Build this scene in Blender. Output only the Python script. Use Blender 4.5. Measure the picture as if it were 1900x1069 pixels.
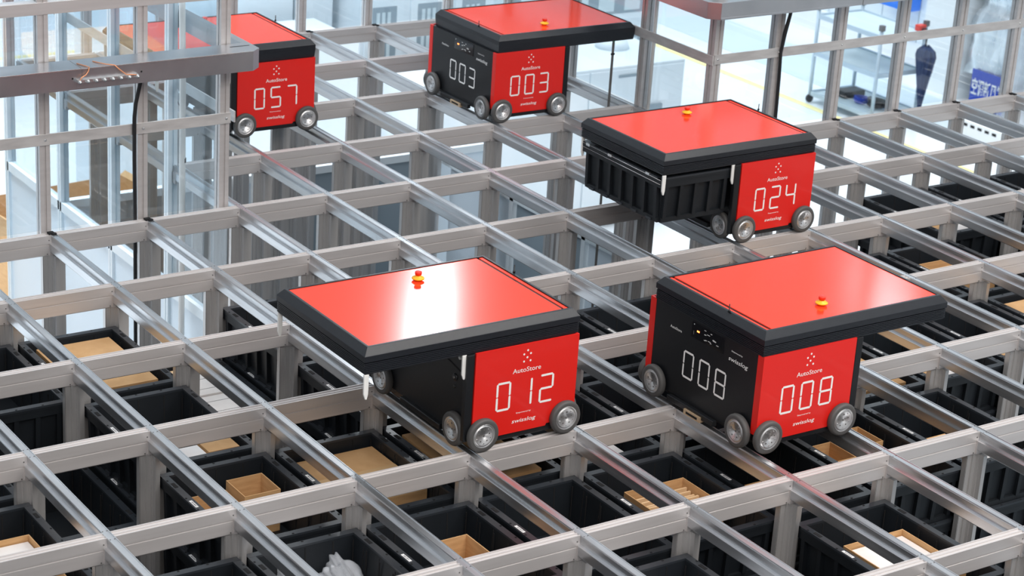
import bpy, bmesh, math, random
from mathutils import Matrix, Vector
sc = bpy.context.scene
COL = sc.collection
for _o in list(bpy.data.objects): bpy.data.objects.remove(_o)

# ------------------------------------------------------------------ camera
cd = bpy.data.cameras.new('camera'); cam = bpy.data.objects.new('camera', cd); COL.objects.link(cam)
RM = Matrix(((0.832070626188875, -0.5513072080114217, 0.06098225502647822),
             (0.15044278476791642, 0.33013609116239895, 0.9318675495061133),
             (-0.5338777402596383, -0.7662052751749397, 0.3576367357370186)))
cam.matrix_world = Matrix.Translation((-4.049588, -6.007391, 3.436176)) @ RM.transposed().to_4x4()
cd.sensor_fit = 'HORIZONTAL'; cd.sensor_width = 36.0; cd.lens = 36.0 * 4005.577 / 1900.0
cd.clip_start = .1; cd.clip_end = 200
cd.dof.use_dof = True; cd.dof.focus_distance = 8.6; cd.dof.aperture_fstop = 6.3
sc.camera = cam
sc.cycles.transparent_max_bounces = 32
# ------------------------------------------------------------------ world, lights, exposure
w = bpy.data.worlds.new('hall_light'); sc.world = w; w.use_nodes = True
bg = w.node_tree.nodes['Background']
nt_ = w.node_tree; tc_ = nt_.nodes.new('ShaderNodeTexCoord'); sx_ = nt_.nodes.new('ShaderNodeSeparateXYZ'); rp_ = nt_.nodes.new('ShaderNodeValToRGB')
nt_.links.new(tc_.outputs['Generated'], sx_.inputs[0]); nt_.links.new(sx_.outputs['Z'], rp_.inputs[0]); nt_.links.new(rp_.outputs[0], bg.inputs[0])
rp_.color_ramp.elements[0].position = 0.30; rp_.color_ramp.elements[0].color = (.30, .32, .34, 1)      # far side of the hall
rp_.color_ramp.elements[1].position = 0.80; rp_.color_ramp.elements[1].color = (1.08, 1.12, 1.17, 1)      # bright hall ceiling
bg.inputs[1].default_value = 1.0
sc.view_settings.view_transform = 'Standard'; sc.view_settings.look = 'None'
sc.view_settings.exposure = 0.05; sc.view_settings.gamma = 1
sc.view_settings.use_curve_mapping = False
def area(name, loc, size, power, color=(1, 1, 1), rot=(0, 0, 0), spread=None):
    l = bpy.data.lights.new(name, 'AREA'); l.shape = 'RECTANGLE'; l.size = size[0]; l.size_y = size[1]
    l.energy = power; l.color = color
    if spread: l.spread = math.radians(spread)
    o = bpy.data.objects.new(name, l); COL.objects.link(o); o.location = loc; o.rotation_euler = rot
    return o
LD = math.atan2(.83, .55)          # hall and fill lamps run this way
area('hall_or_fill_lamp', (6.15, 9.95, 5.2), (3.0, .22), 105, (.93, .97, 1), (0, 0, LD))
area('hall_or_fill_lamp', (10.35, 8.2, 5.2), (2.4, .50), 34, (.93, .97, 1), (0, 0, LD))
area('hall_or_fill_lamp', (1.2, -4.5, 6.0), (5, .9), 330, (1, .93, .86), (0, 0, LD))  # added fill light above the near grid, out of view
area('hall_or_fill_lamp', (-5.0, -9.5, 7.0), (6, 3.0), 430, (1, .90, .82), (math.radians(38), 0, math.radians(-35)))  # added warm fill from behind the camera
area('hall_or_fill_lamp', (5.5, -2.5, 6.0), (5, .9), 200, (1, .95, .9), (0, 0, LD))  # added fill from the right, out of view
area('hall_or_fill_lamp', (12.5, 12.5, 5.0), (7, 1.6), 150, (.88, .94, 1), (0, 0, LD), 105)  # added to brighten the hall floor and right wall
area('hall_or_fill_lamp', (6.5, 14.5, 5.0), (7, 1.6), 230, (.86, .93, 1), (0, 0, LD), 105)  # added to brighten the back of the hall
area('hall_or_fill_lamp', (0.0, 7.5, 5.0), (5, 1.0), 420, (.84, .92, 1), (0, 0, LD), 100)  # added to brighten the far left bay and its beams

# ------------------------------------------------------------------ materials
def mat(name, col, rough=.5, metal=0., coat=0., emit=None, es=0., alpha=None, spec=None):
    m = bpy.data.materials.new(name); m.use_nodes = True
    b = m.node_tree.nodes['Principled BSDF']
    b.inputs['Base Color'].default_value = (*col, 1); b.inputs['Roughness'].default_value = rough
    b.inputs['Metallic'].default_value = metal
    if coat: b.inputs['Coat Weight'].default_value = coat; b.inputs['Coat Roughness'].default_value = .08
    if emit: b.inputs['Emission Color'].default_value = (*emit, 1); b.inputs['Emission Strength'].default_value = es
    if alpha is not None: b.inputs['Alpha'].default_value = alpha
    if spec is not None: b.inputs['Specular IOR Level'].default_value = spec
    return m
def noisy(m, c1, c2, scale=(1, 1, 1), nscale=8., detail=4., rlo=None, rhi=None, bump=0., lo=.35, hi=.65):
    nt = m.node_tree; b = nt.nodes['Principled BSDF']
    tc = nt.nodes.new('ShaderNodeTexCoord'); mp = nt.nodes.new('ShaderNodeMapping'); mp.inputs['Scale'].default_value = scale
    n = nt.nodes.new('ShaderNodeTexNoise'); n.inputs['Scale'].default_value = nscale; n.inputs['Detail'].default_value = detail
    nt.links.new(tc.outputs['Object'], mp.inputs[0]); nt.links.new(mp.outputs[0], n.inputs['Vector'])
    r = nt.nodes.new('ShaderNodeValToRGB'); r.color_ramp.elements[0].position = lo; r.color_ramp.elements[1].position = hi
    r.color_ramp.elements[0].color = (*c1, 1); r.color_ramp.elements[1].color = (*c2, 1)
    nt.links.new(n.outputs['Fac'], r.inputs[0]); nt.links.new(r.outputs[0], b.inputs['Base Color'])
    if rlo is not None:
        mr = nt.nodes.new('ShaderNodeMapRange'); mr.inputs[3].default_value = rlo; mr.inputs[4].default_value = rhi
        nt.links.new(n.outputs['Fac'], mr.inputs[0]); nt.links.new(mr.outputs[0], b.inputs['Roughness'])
    if bump:
        bp = nt.nodes.new('ShaderNodeBump'); bp.inputs['Strength'].default_value = bump; bp.inputs['Distance'].default_value = .01
        nt.links.new(n.outputs['Fac'], bp.inputs['Height']); nt.links.new(bp.outputs[0], b.inputs['Normal'])
    return m
ALU = noisy(mat('anodised_aluminium', (.7, .69, .67), .42, .5), (.60, .57, .562), (.64, .61, .602), (.8, 14, 14), 3, 3, .43, .47)
ALUR = noisy(mat('mill_aluminium', (.7, .71, .73), .30, .92), (.58, .59, .61), (.66, .68, .705), (12, .7, 12), 4, 3, .27, .33)
ALUC = noisy(mat('column_aluminium', (.6, .58, .56), .40, .6), (.56, .55, .545), (.61, .60, .595), (12, 12, .5), 4, 3, .38, .42)
SLOT = mat('dark_slot', (.16, .155, .15), .5, .5)
BRUSH = noisy(mat('scratched_aluminium', (.6, .58, .56), .42, .4), (.56, .54, .535), (.68, .66, .65), (2, 2, 9), 4, 6, .35, .5)
GALV = noisy(mat('galvanised_steel', (.6, .6, .62), .3, .92), (.50, .515, .54), (.58, .59, .615), (2, 2, 2), 2, 3, .26, .34)
RED = mat('red_panel', (.72, .014, .009), .38, 0, .15)
REDTOP = mat('red_gloss_lid', (.90, .050, .018), .15, 0, .0, spec=.5)
BLK = mat('black_plastic', (.007, .008, .010), .40)
BLKM = noisy(mat('black_moulding', (.014, .016, .02), .30), (.010, .012, .0165), (.0125, .015, .020), nscale=60)
BIN = noisy(mat('bin_plastic', (.02, .024, .03), .50), (.0045, .0065, .009), (.008, .011, .015), nscale=5)
RIM = mat('lit_bin_plastic', (.026, .031, .038), .30)  # bin plastic made paler: sky light on the rim put into the colour
DARK = mat('hole_black', (.004, .004, .005), .8)
TYRE = mat('tyre_rubber', (.075, .073, .072), .6)
HUB = noisy(mat('wheel_alloy', (.6, .6, .6), .35, .8), (.55, .55, .55), (.68, .68, .69), nscale=40)
WHITE = mat('white_print', (.86, .85, .83), .5)
WPL = mat('white_plastic', (.82, .82, .80), .4)
YEL = mat('yellow_plastic', (.95, .50, .01), .4)
KNOB = mat('red_knob', (.75, .03, .01), .35)
def carton_mat(name, a, b):
    return noisy(mat(name, a, .8), a, b, (1, 1, 6), 12, 4)
CARD = carton_mat('cardboard', (.52, .30, .13), (.60, .36, .17))
CARD2 = carton_mat('pale_cardboard', (.66, .44, .24), (.72, .50, .29))
PAPER = noisy(mat('white_carton', (.8, .78, .76), .6), (.72, .68, .66), (.82, .80, .78), nscale=6)
TAPE = mat('brown_tape', (.62, .40, .20), .3)
BAG = mat('clear_plastic_film', (.80, .84, .90), .12, 0, 0, alpha=.30)
FOIL = noisy(mat('silver_foil', (.75, .78, .80), .22, .75), (.62, .66, .70), (.84, .87, .90), (3, 3, 1), 3, 6, .15, .4, .5)
LABEL = mat('paper_label', (.85, .85, .85), .6)
FLOOR = noisy(mat('epoxy_floor', (.85, .88, .9), .25), (.80, .85, .88), (.88, .91, .93), nscale=.6, rlo=.12, rhi=.3)
BAND = mat('shaded_floor_grey', (.62, .72, .76), .3)  # floor tone with the shade of the band put into the colour
BANDD = mat('under_grid_shade', (.14, .18, .21), .5)  # floor colour darkened for the shade under the grid
TROL = mat('trolley_frame', (.50, .60, .68), .4, .3)
TROLS = mat('trolley_shelf', (.62, .72, .76), .4)
YLINE = mat('yellow_line', (.88, .78, .36), .5)
WALLM = mat('wall_panel', (.80, .87, .91), .45)
SKIRT = mat('white_skirting', (.92, .94, .95), .5)
WSTEEL = noisy(mat('white_painted_steel', (.78, .86, .90), .35), (.74, .83, .88), (.82, .88, .92), nscale=1.5)
WPANEL = mat('white_enclosure_panel', (.72, .82, .90), .4)
GREYP = mat('grey_enclosure_panel', (.30, .37, .42), .35)
BLUE = mat('blue_sign', (.004, .045, .42), .45)
BLUEB = mat('bright_blue_plastic', (.01, .20, .85), .4)
NAVY = mat('navy_cloth', (.015, .035, .11), .7)
CABLE = mat('black_cable', (.012, .012, .014), .5)
COPPER = mat('copper_wire', (.85, .36, .18), .35, .4)
SCREEN = mat('screen_glow', (.4, .6, .8), .2, emit=(.60, .78, .95), es=.8)
GSCR = mat('dark_display_glass', (.01, .01, .012), .08)
LED = mat('orange_led', (1, .2, .05), .4, emit=(1, .16, .03), es=9)
GRN = mat('green_led', (.05, .8, .3), .4, emit=(.05, .9, .3), es=2)
STEEL = mat('bright_steel', (.72, .72, .72), .25, .9)
BRASS = mat('brass_block', (.62, .46, .30), .4, .5)
def glassmat(name, tint, k):
    m = bpy.data.materials.new(name); m.use_nodes = True; nt = m.node_tree; nt.nodes.clear()
    o = nt.nodes.new('ShaderNodeOutputMaterial'); mx = nt.nodes.new('ShaderNodeMixShader')
    t = nt.nodes.new('ShaderNodeBsdfTransparent'); t.inputs[0].default_value = (*tint, 1)
    g = nt.nodes.new('ShaderNodeBsdfGlossy'); g.inputs['Roughness'].default_value = .02
    f = nt.nodes.new('ShaderNodeLayerWeight'); f.inputs[0].default_value = .5
    pw = nt.nodes.new('ShaderNodeMath'); pw.operation = 'POWER'; pw.inputs[1].default_value = 4.5
    nt.links.new(f.outputs['Facing'], pw.inputs[0])
    mu = nt.nodes.new('ShaderNodeMath'); mu.operation = 'MULTIPLY_ADD'; mu.inputs[1].default_value = .7; mu.inputs[2].default_value = .03 * k
    nt.links.new(pw.outputs[0], mu.inputs[0]); nt.links.new(mu.outputs[0], mx.inputs[0])
    nt.links.new(t.outputs[0], mx.inputs[1]); nt.links.new(g.outputs[0], mx.inputs[2]); nt.links.new(mx.outputs[0], o.inputs[0])
    return m
GLASS = glassmat('clear_panel', (.93, .965, .985), 1.6)
GLASS2 = glassmat('tinted_panel', (.62, .74, .80), 2.0)

# ------------------------------------------------------------------ mesh helpers
class MB:
    def __init__(s): s.v = []; s.f = []; s.m = []; s.mats = []; s.sm = []
    def mi(s, m):
        if m not in s.mats: s.mats.append(m)
        return s.mats.index(m)
    def add(s, vs, fs, m, smooth=False, M=None):
        o = len(s.v); i = s.mi(m)
        for p in vs: s.v.append(tuple(M @ Vector(p)) if M is not None else tuple(p))
        for f in fs: s.f.append(tuple(o + k for k in f)); s.m.append(i); s.sm.append(smooth)
        return s
    def box(s, x0, y0, z0, x1, y1, z1, m, M=None):
        x0, x1 = sorted((x0, x1)); y0, y1 = sorted((y0, y1)); z0, z1 = sorted((z0, z1))
        vs = [(x0, y0, z0), (x1, y0, z0), (x1, y1, z0), (x0, y1, z0), (x0, y0, z1), (x1, y0, z1), (x1, y1, z1), (x0, y1, z1)]
        fs = [(3, 2, 1, 0), (4, 5, 6, 7), (0, 1, 5, 4), (1, 2, 6, 5), (2, 3, 7, 6), (3, 0, 4, 7)]
        return s.add(vs, fs, m, False, M)
    def prism(s, pts, axis, a, b, m, M=None):
        # pts: closed 2D outline, counter-clockwise seen from +axis ; axis 'x': pts=(y,z) ; 'y': pts=(x,z) ; 'z': pts=(x,y)
        n = len(pts)
        def P(p, t): return {'x': (t, p[0], p[1]), 'y': (p[0], t, p[1]), 'z': (p[0], p[1], t)}[axis]
        vs = [P(p, a) for p in pts] + [P(p, b) for p in pts]
        fs = [(k, (k + 1) % n, n + (k + 1) % n, n + k) for k in range(n)]
        fs += [tuple(reversed(range(n))), tuple(range(n, 2 * n))]
        if axis == 'y': fs = [tuple(reversed(f)) for f in fs]
        return s.add(vs, fs, m, False, M)
    def lathe(s, prof, m, seg=32, axis='y', c=(0, 0, 0), smooth=True, M=None):
        # prof: (radius, along)
        vs = []; n = len(prof)
        for k in range(seg):
            a = 2 * math.pi * k / seg; ca, sa = math.cos(a), math.sin(a)
            for r, t in prof:
                if axis == 'y': vs.append((c[0] + r * ca, c[1] + t, c[2] + r * sa))
                elif axis == 'z': vs.append((c[0] + r * ca, c[1] + r * sa, c[2] + t))
                else: vs.append((c[0] + t, c[1] + r * ca, c[2] + r * sa))
        fs = []
        for k in range(seg):
            k2 = (k + 1) % seg
            for q in range(n - 1): fs.append((k * n + q, k2 * n + q, k2 * n + q + 1, k * n + q + 1))
        return s.add(vs, fs, m, smooth, M)
    def tube(s, pts, r, m, seg=8):
        pts = [Vector(p) for p in pts]; vs = []; n = len(pts); fs = []
        for i, p in enumerate(pts):
            d = (pts[min(i + 1, n - 1)] - pts[max(i - 1, 0)]).normalized()
            u = d.cross(Vector((.3, .2, 1)) if abs(d.z) < .9 else Vector((1, .1, 0))).normalized(); v = d.cross(u)
            rr = r[i] if isinstance(r, (list, tuple)) else r
            for k in range(seg):
                a = 2 * math.pi * k / seg; vs.append(tuple(p + u * rr * math.cos(a) + v * rr * math.sin(a)))
        for i in range(n - 1):
            for k in range(seg):
                k2 = (k + 1) % seg; fs.append((i * seg + k, i * seg + k2, (i + 1) * seg + k2, (i + 1) * seg + k))
        fs.append(tuple(reversed(range(seg)))); fs.append(tuple((n - 1) * seg + k for k in range(seg)))
        return s.add(vs, fs, m, True)
    def mesh(s, name, fix=True):
        me = bpy.data.meshes.new(name); me.from_pydata(s.v, [], s.f)
        for m in s.mats: me.materials.append(m)
        me.polygons.foreach_set('material_index', s.m); me.polygons.foreach_set('use_smooth', s.sm); me.update()
        if fix:
            b = bmesh.new(); b.from_mesh(me); bmesh.ops.recalc_face_normals(b, faces=b.faces); b.to_mesh(me); b.free()
        return me
    def build(s, name, parent=None, bevel=0., seg=2):
        o = bpy.data.objects.new(name, s.mesh(name)); COL.objects.link(o)
        if parent: o.parent = parent
        if bevel:
            b = o.modifiers.new('bevel', 'BEVEL'); b.width = bevel; b.segments = seg; b.limit_method = 'ANGLE'; b.angle_limit = .6
            b.harden_normals = False
        return o
def inst(name, me, parent=None, loc=(0, 0, 0), rot=(0, 0, 0)):
    o = bpy.data.objects.new(name, me); COL.objects.link(o); o.location = loc; o.rotation_euler = rot
    if parent: o.parent = parent
    return o
def empty(name, loc=(0, 0, 0), rz=0.):
    o = bpy.data.objects.new(name, None); COL.objects.link(o); o.location = loc; o.rotation_euler = (0, 0, rz); o.empty_display_size = .1
    return o
def tag(o, label=None, cat=None, group=None, kind=None):
    if label: o['label'] = label
    if cat: o['category'] = cat
    if group: o['group'] = group
    if kind: o['kind'] = kind
    return o
def struct(mb, name, **k): return tag(mb.build(name, **k), kind='structure')
def text_add(mb, s, h, width, M, m, shear=0., offset=0., depth=.0006):
    """flat lettering as mesh: h = cap height, width = full width; M maps text plane (x right, y up, z out)"""
    c = bpy.data.curves.new('t', 'FONT'); c.body = s; c.size = 1.; c.shear = shear; c.offset = offset; c.resolution_u = 3
    o = bpy.data.objects.new('t', c); COL.objects.link(o); bpy.context.view_layer.update()
    dg = bpy.context.evaluated_depsgraph_get(); me = bpy.data.meshes.new_from_object(o.evaluated_get(dg))
    vs = [v.co.copy() for v in me.vertices]; fs = [tuple(p.vertices) for p in me.polygons]
    bpy.data.objects.remove(o); bpy.data.meshes.remove(me)
    if not vs: return
    x0 = min(v.x for v in vs); x1 = max(v.x for v in vs); k = width / (x1 - x0); ky = h / .7
    vs = [((v.x - x0) * k, v.y * ky, depth) for v in vs]
    mb.add(vs, fs, m, False, M)
SEG = {'0': 'abcdef', '1': 'bc', '2': 'abged', '3': 'abgcd', '4': 'fgbc', '5': 'afgcd', '6': 'afgedc', '7': 'abc', '8': 'abcdefg', '9': 'abcdfg'}
def digits_add(mb, s, h, wd, pitch, t, M, m, depth=.0006):
    def bar(xa, ya, xb, yb):
        g = t * .62; r = t / 2
        if abs(xa - xb) > abs(ya - yb): xa += g; xb -= g; ax = (1, 0)
        else: ya += g; yb -= g; ax = (0, 1)
        pts = []
        for k in range(9):
            a = -math.pi / 2 + math.pi * k / 8 + (0 if ax == (1, 0) else math.pi / 2)
            pts.append((xb + r * math.cos(a), yb + r * math.sin(a)))
        for k in range(9):
            a = math.pi / 2 + math.pi * k / 8 + (0 if ax == (1, 0) else math.pi / 2)
            pts.append((xa + r * math.cos(a), ya + r * math.sin(a)))
        n = len(pts); mb.add([(p[0], p[1], depth) for p in pts], [tuple(range(n))], m, False, M)
    for q, ch in enumerate(s):
        x = q * pitch + t / 2; X = q * pitch + wd - t / 2; y = t / 2; Y = h - t / 2; yc = h / 2
        B = {'a': (x, Y, X, Y), 'b': (X, yc, X, Y), 'c': (X, y, X, yc), 'd': (x, y, X, y), 'e': (x, y, x, yc), 'f': (x, yc, x, Y), 'g': (x, yc, X, yc)}
        for k in SEG[ch]: bar(*B[k])
def plane_M(origin, right, up=(0, 0, 1)):
    r = Vector(right).normalized(); u = Vector(up).normalized(); n = r.cross(u)
    M = Matrix(((r.x, u.x, n.x, origin[0]), (r.y, u.y, n.y, origin[1]), (r.z, u.z, n.z, origin[2]), (0, 0, 0, 1)))
    return M

A, B = .48, .705           # cell pitch in x and y
FZ = -3.0                  # hall floor
def nx(i): return i * A
def ny(j): return -j * B

# ------------------------------------------------------------------ setting
f = MB(); f.add([(-30, -30, FZ), (45, -30, FZ), (45, 45, FZ), (-30, 45, FZ)], [(0, 1, 2, 3)], FLOOR)
struct(f, 'floor')
f = MB(); f.box(-8, -9, FZ, 9, 2.7, FZ + .003, BANDD); f.box(.5, 2.7, FZ, 3.38, 5.7, FZ + .003, BANDD); struct(f, 'trim_5')  # dark sheet painting in the floor shade below the grid
f = MB(); f.box(12.33, -10, FZ + .001, 13.3, 40, FZ + .004, BAND); struct(f, 'trim_1')  # shaded floor band along the right wall, painted in
f = MB(); f.box(11.60, -10, FZ + .001, 11.70, 40, FZ + .004, YLINE); struct(f, 'trim_2')
f = MB(); f.box(3.0, 15.9, FZ + .001, 8.9, 16.0, FZ + .004, YLINE); struct(f, 'trim_3')
f = MB(); f.box(14.1, -8, FZ, 14.3, 40, 7, WALLM)
y = -8
while y < 40:
    f.box(14.075, y + .012, FZ + .25, 14.1, y + .30, 7, WALLM); y += .312
struct(f, 'wall_right')
f = MB(); f.box(14.03, -8, FZ, 14.1, 40, FZ + .27, SKIRT); struct(f, 'baseboard_right')
f = MB(); f.box(-30, 24, FZ, 14.1, 24.2, 7, WALLM)
x = -30
while x < 14:
    f.box(x + .02, 23.97, FZ, x + 1.15, 24, 7, WALLM); x += 1.19
struct(f, 'wall_back')
f = MB(); f.box(13.45, 10.62, FZ, 14.05, 11.25, 7, SKIRT)
struct(f, 'trim_4')

# ------------------------------------------------------------------ storage grid
IMIN, IMAX, JMAX = -8, 16, 6
def beam_ranges(j):      # x ranges (in i) of the cross beam on line j
    if j >= -4: return [(IMIN, IMAX)]
    return [(1, 7)]
def rail_start(i):       # first line (far end) of the rail i
    return -8 if 1 <= i <= 7 else -4
grid = empty('storage_grid', (0, 0, 0))
tag(grid, 'wide aluminium storage grid of beams, rails and columns carrying the red robots', 'storage grid')
HB = [(.021, 0), (.021, -.040), (.0175, -.0415), (.0175, -.0445), (.021, -.046), (.021, -.093), (.0175, -.097)]
XT = [(-.0165, 0), (-.0155, -.005), (-.003, -.005), (-.002, -.001), (.002, -.001), (.003, -.005), (.0155, -.005), (.0165, 0)]
prof_x = XT + HB + [(-p[0], p[1]) for p in reversed(HB)]
prof_x = list(reversed(prof_x))
HR = [(.0145, 0), (.0155, -.004), (.0135, -.0075), (.0135, -.0335), (.0235, -.0345), (.0255, -.0375), (.0255, -.072), (.0225, -.0765)]
YT = [(-.0115, 0), (-.0105, -.0022), (.0105, -.0022), (.0115, 0)]
prof_y = list(reversed(YT + HR + [(-p[0], p[1]) for p in reversed(HR)]))
for j in range(-8, JMAX + 1):
    m = MB(); i0, i1 = beam_ranges(j)[0]
    for i in range(i0, i1):
        m.prism([(p[0] + ny(j), p[1]) for p in prof_x], 'x', nx(i) + .0140, nx(i + 1) - .0140, ALU)
        for s in (-1, 1):     # little fixing screws at both ends of the near face
            cx = nx(i if s > 0 else i + 1) + s * .036
            m.lathe([(0, -.0012), (.0028, -.0012), (.0028, .001)], SLOT, 8, 'y', (cx, ny(j) - .021, -.088), False)
            m.lathe([(0, -.0012), (.0028, -.0012), (.0028, .001)], SLOT, 8, 'y', (cx - s * .009, ny(j) - .021, -.022), False)
    m.build('cross_beam', grid)
for i in range(IMIN, IMAX + 1):
    js = rail_start(i); m = MB()
    m.prism([(p[0] + nx(i), p[1]) for p in prof_y], 'y', ny(JMAX), ny(js) + .012, ALUR)
    for j in range(js, JMAX + 1):
        m.box(nx(i) - .0200, ny(j) - .0205, -.0965, nx(i) + .0200, ny(j) + .0205, -.0052, ALU); m.box(nx(i) - .0262, ny(j) - .028, -.094, nx(i) + .0262, ny(j) + .028, -.036, ALU)
        for a, b in ((-.008, -.032), (.008, -.032), (-.008, .032), (.008, .032)):
            m.lathe([(0, .0008), (.0026, .0008), (.0026, -.001)], SLOT, 8, 'z', (nx(i) + a, ny(j) + b, -.0020), False)
        for s in (-1, 1):
            m.box(nx(i) + s * .0255, ny(j) + s * -.0285, -.050, nx(i) + s * .0270, ny(j) + s * -.0240, -.042, DARK)
    m.build('grid_rail', grid)
# columns: star-shaped extrusions
cp = []
def q(x, y): cp.append((x, y))
quad = [(.055, .012), (.031, .012), (.031, .020), (.013, .020), (.013, .034), (.0095, .034), (.0095, .055)]
cp = quad + [(-x, y) for x, y in reversed(quad)] + [(-x, -y) for x, y in quad] + [(x, -y) for x, y in reversed(quad)]
cm = MB(); cm.prism(cp, 'z', FZ, -.095, ALUC)
for s in (-1, 1):
    cm.box(-.0535, s * .012, -2.9, -.052, s * .0122, -.10, SLOT)
cme = cm.mesh('grid_column')
VIS = {-8: range(2, 8), -7: range(2, 8), -6: range(2, 8), -5: range(2, 8), -4: range(-1, 13), -3: range(-2, 11), -2: range(-2, 10),
       -1: range(-3, 8), 0: range(-3, 7), 1: range(0, 5), 2: range(2, 4)}
for j, r in VIS.items():
    for i in r: inst('grid_column', cme, grid, (nx(i), ny(j), 0))
# black end clips on the outer beam
clip = MB(); clip.box(-.016, -.014, -.002, .012, .012, .006, DARK); clip.box(-.002, -.024, -.001, .018, -.008, .005, DARK)
clm = clip.mesh('end_clip')
for i in (-2, -1, 0): inst('end_clip', clm, grid, (nx(i) - .004, ny(-4) + .008, 0))
for i in range(8, 13): inst('end_clip', clm, grid, (nx(i) - .02, ny(-4) + .012, 0))
for i in range(4, 8): inst('end_clip', clm, grid, (nx(i) - .01, ny(-8) + .012, 0))

# ------------------------------------------------------------------ wording for places on the grid
NUM = ['zero', 'one', 'two', 'three', 'four', 'five', 'six', 'seven', 'eight', 'nine', 'ten', 'eleven']
def where(i, j, short=False):
    """cell (i,j) told from the nearest of two robots' cells"""
    best = min((('glare-lid', 0, 0), ('bin-holding', 5, -2)), key=lambda a: abs(i - a[1]) + abs(j - a[2]))
    di, dj = i - best[1], j - best[2]
    p = []
    if di: p.append('%s %s' % (NUM[abs(di)], 'right' if di > 0 else 'left'))
    if dj: p.append('%s %s' % (NUM[abs(dj)], 'nearer' if dj > 0 else 'farther'))
    if not p: return 'below the %s robot' % best[0]
    return ', '.join(p) + ' from the %s robot' % best[0]

# ------------------------------------------------------------------ bins
BW, BL, BH = .449, .649, .22
def bin_mesh():
    m = MB(); hx, hy = BW / 2, BL / 2
    # tapered walls (outer / inner shells)
    def ring(ox, oy, z): return [(-ox, -oy, z), (ox, -oy, z), (ox, oy, z), (-ox, oy, z)]
    T = .011
    o0 = ring(hx - .030, hy - .030, .006); o1 = ring(hx - .018, hy - .018, .212)
    i0 = ring(hx - .030 - T, hy - .030 - T, .016); i1 = ring(hx - .018 - T, hy - .018 - T, .212)
    m.add(o0 + o1, [(k, (k + 1) % 4, 4 + (k + 1) % 4, 4 + k) for k in range(4)] + [(3, 2, 1, 0)], BIN)
    m.add(i0 + i1, [(4 + k, 4 + (k + 1) % 4, (k + 1) % 4, k) for k in range(4)] + [(0, 1, 2, 3)], BIN)
    # rim flange
    z0, z1 = .204, .220
    for s in (-1, 1):
        m.box(s * hx, -hy, z0, s * (hx - .0285), hy, z1, RIM); m.box(-hx, s * hy, z0 + .0004, hx, s * (hy - .0285), z1 + .0004, RIM)
        m.box(s * (hx + .0002), -hy, z0 - .004, s * (hx - .002), hy, z0 + .008, BIN); m.box(-hx, s * (hy + .0002), z0 - .004, hx, s * (hy - .002), z0 + .008, BIN)
        m.box(s * (hx - .002), -hy + .004, .172, s * (hx - .010), hy - .004, z0, BIN)
        m.box(-hx + .004, s * (hy - .002), .172, hx - .004, s * (hy - .010), z0, BIN)
        # outer ribs
        n = 7
        for k in range(n):
            y = -hy + .045 + k * (BL - .09) / (n - 1)
            m.prism([(s * (hx - .030), .02), (s * (hx - .010), .02), (s * (hx - .004), .18), (s * (hx - .024), .18)][::s], 'y', y - .010, y + .010, BIN)
            m.box(s * (hx - .036), y - .0015, .02, s * (hx - .040), y + .0015, .2, DARK)
        n = 5
        for k in range(n):
            x = -hx + .045 + k * (BW - .09) / (n - 1)
            m.prism([(s * (hy - .030), .02), (s * (hy - .010), .02), (s * (hy - .004), .18), (s * (hy - .024), .18)][::s], 'x', x - .010, x + .010, BIN)
        # seams on the inside faces
        for k in range(1, 6):
            y = -hy + k * BL / 6
            m.prism([(s * (hx - .0415), .02), (s * (hx - .0305), .206), (s * (hx - .0265), .206), (s * (hx - .038), .02)], 'y', y - .0022, y + .0022, DARK)
        for k in range(1, 4):
            x = -hx + k * BW / 4
            m.prism([(s * (hy - .0415), .02), (s * (hy - .0305), .206), (s * (hy - .0265), .206), (s * (hy - .038), .02)], 'x', x - .0022, x + .0022, DARK)
        # bottom band and feet
        m.box(s * (hx - .016), -hy + .03, .0, s * (hx - .034), hy - .03, .022, BIN)
        m.box(-hx + .03, s * (hy - .016), 0, hx - .03, s * (hy - .034), .022, BIN)
        for k in range(5):
            y = -hy + .09 + k * (BL - .18) / 4; m.box(s * (hx - .010), y - .02, .0, s * (hx - .03), y + .02, .012, RIM)
        # holes in the rim
        for y in (-.215, .215):
            m.box(s * (hx - .007), y - .019, z1 - .002, s * (hx - .021), y + .019, z1 + .0012, DARK)
        for y in (-.26, -.10, 0, .10, .26):
            m.box(s * (hx - .003), y - .004, z1 - .001, s * (hx - .009), y + .004, z1 + .0012, DARK)
        for x in (-.11, 0, .11):
            m.box(x - .004, s * (hy - .003), z1 - .001, x + .004, s * (hy - .009), z1 + .0016, DARK)
    return m.mesh('storage_bin')
BINM = bin_mesh()
lm = MB(); lm.box(-.006, -.029, 0, .006, .029, .0011, LABEL)
for k in range(7): lm.box(-.003, -.02 + k * .0058, .0011, .003, -.018 + k * .0058 + (k % 3) * .0006, .0014, DARK)
LABM = lm.mesh('barcode_label')
def put_bin(i, j, z, label, group=None, lab=True):
    o = inst('storage_bin', BINM, None, (nx(i) + A / 2, ny(j) + B / 2, z - BH))
    tag(o, label, 'bin', group)
    if lab: inst('barcode_label', LABM, o, (-BW / 2 + .011, -.3245 + .37, .2208))
    return o
LV = [-.182 - .2222 * k for k in range(7)]
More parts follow.
